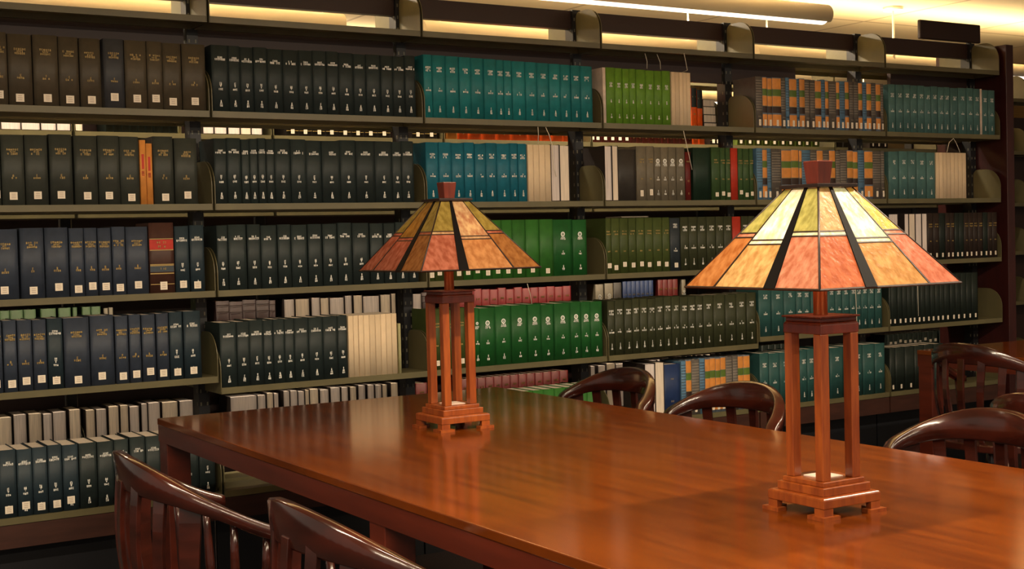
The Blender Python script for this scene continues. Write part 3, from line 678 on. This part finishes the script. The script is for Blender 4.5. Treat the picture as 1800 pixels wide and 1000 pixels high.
def lamp(x, y, z, sc, label, far=False):
    t = empty('table_lamp', (x, y, z), label=label, cat='lamp', group='stained glass lamps on the reading table')
    # base
    b = MB(); hb = .088
    b.frustum(0, 0, .022, .080, .040, .080); b.frustum(0, 0, .040, .080, .043, .076)
    b.frustum(0, 0, .043, .066, .060, .066); b.frustum(0, 0, .060, .058, .070, .058)
    base = b.obj('base', M_LAMPW, t, bevel=.0015)
    b = MB(); b.box(-.028, .028, -.028, .028, .0702, .0722); b.obj('inset_plate', MATS['pale_board'], t)
    for sx in (-1, 1):
        for sy in (-1, 1):
            f = MB()
            # bracket foot: L-shaped in plan, stepped, with a splayed toe
            def ell(o_, l_, i_, z0, z1):
                pr = [(o_, o_), (o_-l_, o_), (o_-l_, i_), (i_, i_), (i_, o_-l_), (o_, o_-l_)]
                pr = [(sx*p, sy*q) for p, q in pr]
                if sx*sy < 0: pr = pr[::-1]
                f.prism(pr, z0, z1)
            ell(.079, .026, .066, .0075, .0215); ell(.088, .046, .064, 0, .0075)
            f.obj('foot', M_LAMPW, t)
            p = MB(); px, py = sx*.0415, sy*.0415; p.box(px-.011, px+.011, py-.011, py+.011, .070, .366); p.obj('post', M_LAMPW, t, bevel=.0018)
    b = MB(); b.frustum(0, 0, .366, .0535, .385, .0535); b.frustum(0, 0, .385, .0535, .390, .0500); b.frustum(0, 0, .390, .050, .398, .050)
    b.frustum(0, 0, .398, .056, .402, .056)
    b.obj('top_block', M_LAMPD, t, bevel=.0015)
    b = MB(); b.lathe(0, 0, [(.0145, .402), (.0145, .52), (.018, .522), (.018, .56), (.006, .562), (.006, .668)], 20); b.obj('stem', M_COPPER, t)
    b = MB(); b.lathe(0, 0, [(.012, .545), (.018, .56), (.028, .585), (.030, .605), (.024, .625), (.012, .636)], 16)
    # shade: square pyramid of leaded glass
    zb, zt, hb2, ht = .463, .660, .195, .047
    sh = MB()
    A = [(-1, -1), (1, -1), (1, 1), (-1, 1)]
    def P(i, s_, v, off=0):
        """face i from corner i to i+1, s_ across, v from top (0) to bottom (1)"""
        hh = ht+(hb2-ht)*v; z_ = zt+(zb-zt)*v; a, c = A[i], A[(i+1) % 4]
        nx, ny = (a[0]+c[0])/2, (a[1]+c[1])/2; sl = (hb2-ht)/(zt-zb); nl = math.sqrt(1+sl*sl)
        return Vector((hh*(a[0]*(1-s_)+c[0]*s_)+off*nx/nl, hh*(a[1]*(1-s_)+c[1]*s_)+off*ny/nl, z_+off*sl/nl))
    def strip(bm, i, s0, s1, v0, v1, o0, o1, mi=0):
        q = [P(i, s0, v0, o1), P(i, s1, v0, o1), P(i, s1, v1, o1), P(i, s0, v1, o1)]; r = [P(i, s0, v0, o0), P(i, s1, v0, o0), P(i, s1, v1, o0), P(i, s0, v1, o0)]
        bm.poly(q[::-1], mi); bm.poly(r, mi)
        for k in range(4): bm.poly([q[k], q[(k+1) % 4], r[(k+1) % 4], r[k]], mi)
    shade = MB()
    for i in range(4):
        flip = i in (1, 3)   # faces meeting at the front and back corners mirror each other
        F = (lambda s_: 1-s_) if (i == 3 or i == 1) else (lambda s_: s_)
        # corner cames
        a, c = P(i, 0, 0), P(i, 0, 1); shade.tube([a, c], .0022, 6)
        for s_ in ((.765,),):
            strip(shade, i, F(s_[0])-.007, F(s_[0])+.007, 0, 1, -.001, .0018)
        lo, hi = sorted((F(.305), F(.385))); strip(shade, i, lo, hi, 0, 1, -.002, .0030, 1)
        for (s0, s1, vb) in ((.0, .305, .47), (.385, .765, .545), (.765, 1, .47)):
            lo, hi = sorted((F(s0), F(s1)))
            for vv in (vb-.022, vb+.022): strip(shade, i, lo, hi, vv-.006, vv+.006, -.001, .0016)
        strip(shade, i, 0, 1, .99, 1.004, -.002, .002)
    so = shade.obj('lamp_shade', [M_LEAD, M_BLACKGLASS], t)
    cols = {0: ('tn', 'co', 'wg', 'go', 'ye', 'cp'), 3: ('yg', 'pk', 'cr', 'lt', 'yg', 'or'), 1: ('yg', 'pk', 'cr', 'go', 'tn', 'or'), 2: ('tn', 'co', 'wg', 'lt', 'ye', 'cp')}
    if far: cols = {0: ('Fo', 'Fp', 'Fc', 'Fa', 'Fo', 'Fb'), 3: ('Fo', 'Fb', 'Fg', 'Fp', 'Fo', 'Fp'), 1: ('Fo', 'Fp', 'Fg', 'Fb', 'Fo', 'Fp'), 2: ('Fc', 'Fa', 'Fo', 'Fb', 'Fo', 'Fb')}
    for i in range(4):
        F = (lambda s_: 1-s_) if i in (1, 3) else (lambda s_: s_)
        for k, (s0, s1, vb) in enumerate(((.0, .305, .47), (.385, .765, .545), (.765, 1, .47))):
            lo, hi = sorted((F(s0), F(s1)))
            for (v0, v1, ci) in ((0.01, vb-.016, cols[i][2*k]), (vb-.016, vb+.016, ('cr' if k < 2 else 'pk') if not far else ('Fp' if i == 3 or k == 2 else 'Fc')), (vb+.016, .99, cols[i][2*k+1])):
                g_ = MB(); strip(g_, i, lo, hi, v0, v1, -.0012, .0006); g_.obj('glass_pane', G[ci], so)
    b = MB(); b.frustum(0, 0, .6605, .055, .668, .055); b.obj('cap_plate', M_LEAD, t, bevel=.001)
    b = MB(); b.frustum(0, 0, .6685, .017, .716, .0215); b.obj('finial', M_LAMPD, t, bevel=.002)
    t.scale = (sc, sc, sc)
    for k, (bx, by) in enumerate(((.035, -.055), (-.055, .035))):
        bl = MB(); bl.lathe(bx, by, [(.006, .560), (.008, .572), (.014, .584), (.015, .592), (.010, .603), (.003, .607)], 12)
        bl.tube([(0, 0, .545), (bx*.6, by*.6, .548), (bx, by, .560)], .004, 6); bl.obj('bulb', M_BULB, t)
        pl = bpy.data.lights.new('bulb_light', 'POINT'); pl.energy = BULB_W*(.8 if far else 1); pl.color = (1, .82, .58); pl.shadow_soft_size = .016
        po = bpy.data.objects.new('bulb_light', pl); COL.objects.link(po); po.parent = t; po.location = (bx*1.0, by*1.0, 0.545)
    return t

# ---------------------------------------------------------------- tables
def table(x0, x1, y0, y1, label):
    t = empty('library_table', ((x0+x1)/2, (y0+y1)/2, 0), label=label, cat='table', group='long wooden library tables'); hx, hy = (x1-x0)/2, (y1-y0)/2
    b = MB(); b.box(-hx, hx, -hy, hy, .738, .76); b.obj('tabletop', M_TABLE, t, bevel=.0025)
    b = MB(); a = .002
    b.box(-hx+a, hx-a, -hy+a, -hy+.024, .683, .738); b.box(-hx+a, hx-a, hy-.024, hy-a, .683, .738)
    b.box(-hx+a, -hx+.024, -hy+.024, hy-.024, .683, .738); b.box(hx-.024, hx-a, -hy+.024, hy-.024, .683, .738)
    b.obj('apron', M_TEDGE, t)
    for sx in (-1, 1):
        for sy in (-1, 0, 1):
            l = MB(); cx, cy = sx*(hx-.044), sy*(hy-.044); l.box(cx-.040, cx+.040, cy-.040, cy+.040, 0, .7375); l.obj('leg', M_TEDGE, t, bevel=.003)
    return t
table(-.386, .95, -3.79, -.464, 'long glossy reddish brown reading table with two stained glass lamps')
table(3.235, 4.57, -3.79, -.55, 'second reddish brown table at right edge behind the chairs')
lamp(.253, -2.92, .76, 1.0, 'larger-looking near stained glass table lamp on the right of the table')
lamp(.268, -1.335, .76, 1.05, 'far stained glass table lamp standing near the end of the table', True)

# ---------------------------------------------------------------- chairs
DROP = [9]   # angle where the arms bend down to pass under the table
def rail_pt(phi):
    a, b, zt, za, k, e = .247, .192, .86, .677, 1.218, .952
    pc = max(-math.pi/2, min(math.pi/2, phi)); y = a*math.copysign(abs(math.sin(pc))**e, pc); x = -b*math.cos(phi)
    z = za+(zt-za)*(1+math.cos(min(math.pi, abs(phi)*k)))/2
    u = min(1, max(0, (abs(phi)-DROP[0])/.36)); u = u*u*(3-2*u); z = z*(1-u)+.672*u
    return Vector((x, y, z))
def make_chair():
    t = empty('library_armchair', (0, 0, 0))
    r = MB(); n = 56; S = []
    PH = 2.25
    for j in range(n+1):
        ph = -PH+2*PH*j/n; p = rail_pt(ph); q = rail_pt(ph+.01)-rail_pt(ph-.01); q.z = 0; q.normalize()
        nrm = Vector((q.y, -q.x, 0))          # points outwards
        f = min(1, abs(ph)/1.5); f = f*f*(3-2*f); hgt = .088*(1-f)+.034*f; th = .022*(1-f)+.040*f
        if abs(ph) > 2.05: k_ = 1-(abs(ph)-2.05)*1.2; hgt *= k_; th *= k_
        lean = .10*(1-f)
        ring = []
        for (u, v) in ((-.5, -.06), (-.36, -0.0), (.36, 0.0), (.5, -.06), (.5, -.94), (.36, -1.0), (-.36, -1.0), (-.5, -.94)):
            ring.append(p+nrm*(u*th)+Vector((0, 0, v*hgt))-nrm*(lean*v*hgt*-1)*-1)
        S.append(ring)
    i0 = len(r.v)
    for ring in S: r.v += [tuple(p) for p in ring]
    m = 8
    for j in range(n):
        for k in range(m):
            k2 = (k+1) % m; r.f.append((i0+j*m+k, i0+j*m+k2, i0+(j+1)*m+k2, i0+(j+1)*m+k)); r.m.append(0); r.sm.append(True)
    r.f.append(tuple(i0+k for k in range(m))[::-1]); r.f.append(tuple(i0+n*m+k for k in range(m))); r.m += [0, 0]; r.sm += [False, False]
    ro = r.obj('back_rail', M_CHAIR, t)
    # seat
    s = MB(); pr = []
    for k in range(28):
        a = 2*math.pi*k/28; ex = .62
        pr.append((.03+.232*math.copysign(abs(math.cos(a))**ex, math.cos(a)), .238*math.copysign(abs(math.sin(a))**ex, math.sin(a))*(1+.06*math.cos(a))))
    s.prism(pr, .415, .448, 'z'); s.obj('seat', M_CHAIR, t, bevel=.006)
    # slats and arm posts
    for j in range(-3, 4):
        ph = j*.36; p = rail_pt(ph); f = min(1, abs(ph)/1.5); f = f*f*(3-2*f); hgt = .088*(1-f)+.034*f
        tx, ty = -.185*math.cos(ph*.9)+.02, .205*math.sin(ph*.95)
        top = Vector((p.x, p.y, p.z-hgt*.75)); bot = Vector((tx, ty, .4485)); sl = MB()
        w0 = .015 if abs(j) < 3 else .024
        path = []; N_ = 9
        q = rail_pt(ph+.01)-rail_pt(ph-.01); q.z = 0; q.normalize(); nr = Vector((q.y, -q.x, 0))
        rings = []
        for k in range(N_):
            u = k/(N_-1); c = bot.lerp(top, u) + nr*(-.018*math.sin(math.pi*u))
            ww = w0*(.75+.35*u)
            rings.append([c+q*ww+nr*.006, c-q*ww+nr*.006, c-q*ww-nr*.006, c+q*ww-nr*.006])
        i0 = 0
        for rg in rings: sl.v += [tuple(v) for v in rg]
        for k in range(N_-1):
            for e in range(4):
                e2 = (e+1) % 4; sl.f.append((k*4+e, k*4+e2, (k+1)*4+e2, (k+1)*4+e)); sl.m.append(0); sl.sm.append(False)
        sl.f.append((3, 2, 1, 0)); sl.f.append(tuple((N_-1)*4+e for e in range(4))); sl.m += [0, 0]; sl.sm += [False, False]
        sl.obj('slat', M_CHAIR, t, bevel=.0015)
    for sy in (-1, 1):
        for ph in (1.55, 1.95):
            p = rail_pt(sy*ph); b_ = Vector((p.x*.9+.01, sy*.215, .4485)); top = Vector((p.x, p.y, p.z-.030))
            a = MB(); a.tube([b_, b_.lerp(top, .3), b_.lerp(top, .7), top], [.010, .013, .010, .008], 10); a.obj('arm_spindle', M_CHAIR, t)
    L = {}
    for sx in (-1, 1):
        for sy in (-1, 1):
            top = Vector((.03+sx*.16, sy*.165, .4145)); bot = Vector((.03+sx*.215, sy*.215, 0.0)); a = MB()
            a.tube([bot, bot.lerp(top, .25), bot.lerp(top, .6), top], [.014, .019, .022, .016], 12); a.obj('leg', M_CHAIR, t); L[sx, sy] = bot.lerp(top, .38)
    for sy in (-1, 1):
        a = MB(); a.tube([L[-1, sy], L[-1, sy].lerp(L[1, sy], .5), L[1, sy]], [.008, .012, .008], 8); a.obj('stretcher', M_CHAIR, t)
    a = MB(); m1 = L[-1, -1].lerp(L[1, -1], .5); m2 = L[-1, 1].lerp(L[1, 1], .5); a.tube([m1, m1.lerp(m2, .5), m2], [.008, .012, .008], 8); a.obj('stretcher', M_CHAIR, t)
    return t
proto = make_chair(); DROP[0] = 1.32; proto_low = make_chair(); used_low = []
CH = [(-.68, -1.80, -.05, 'dark wooden armchair at bottom left, its back nearest the shelf base'),
      (-.60, -2.60, 0, 'dark wooden armchair at bottom edge, in front of table side nearest camera'),
      (.985, -1.049, math.pi, 'dark bow-back armchair farthest along the right side of the reading table'),
      (.972, -1.70, math.pi+.02, 'dark bow-back armchair in middle on far side, just left of near lamp post'),
      (.985, -2.621, math.pi-.05, 'dark bow-back armchair tucked at far side, right of the near lamp'),
      (2.93, -1.22, 0, 'dark slatted armchair with its back to us at the second table'),
      (1.71, -2.49, 0, 'dark armchair in the aisle between tables, only its rail showing at right edge')]
for k, (x, y, rz, lb) in enumerate(CH):
    if .9 < x < 1: o = copy_tree(proto_low) if used_low else proto_low; used_low.append(o)
    else: o = proto if k == 0 else copy_tree(proto)
    o.location = (x, y, 0); o.rotation_euler = (0, 0, rz); tag(o, lb, 'chair', 'bow-back library armchairs')
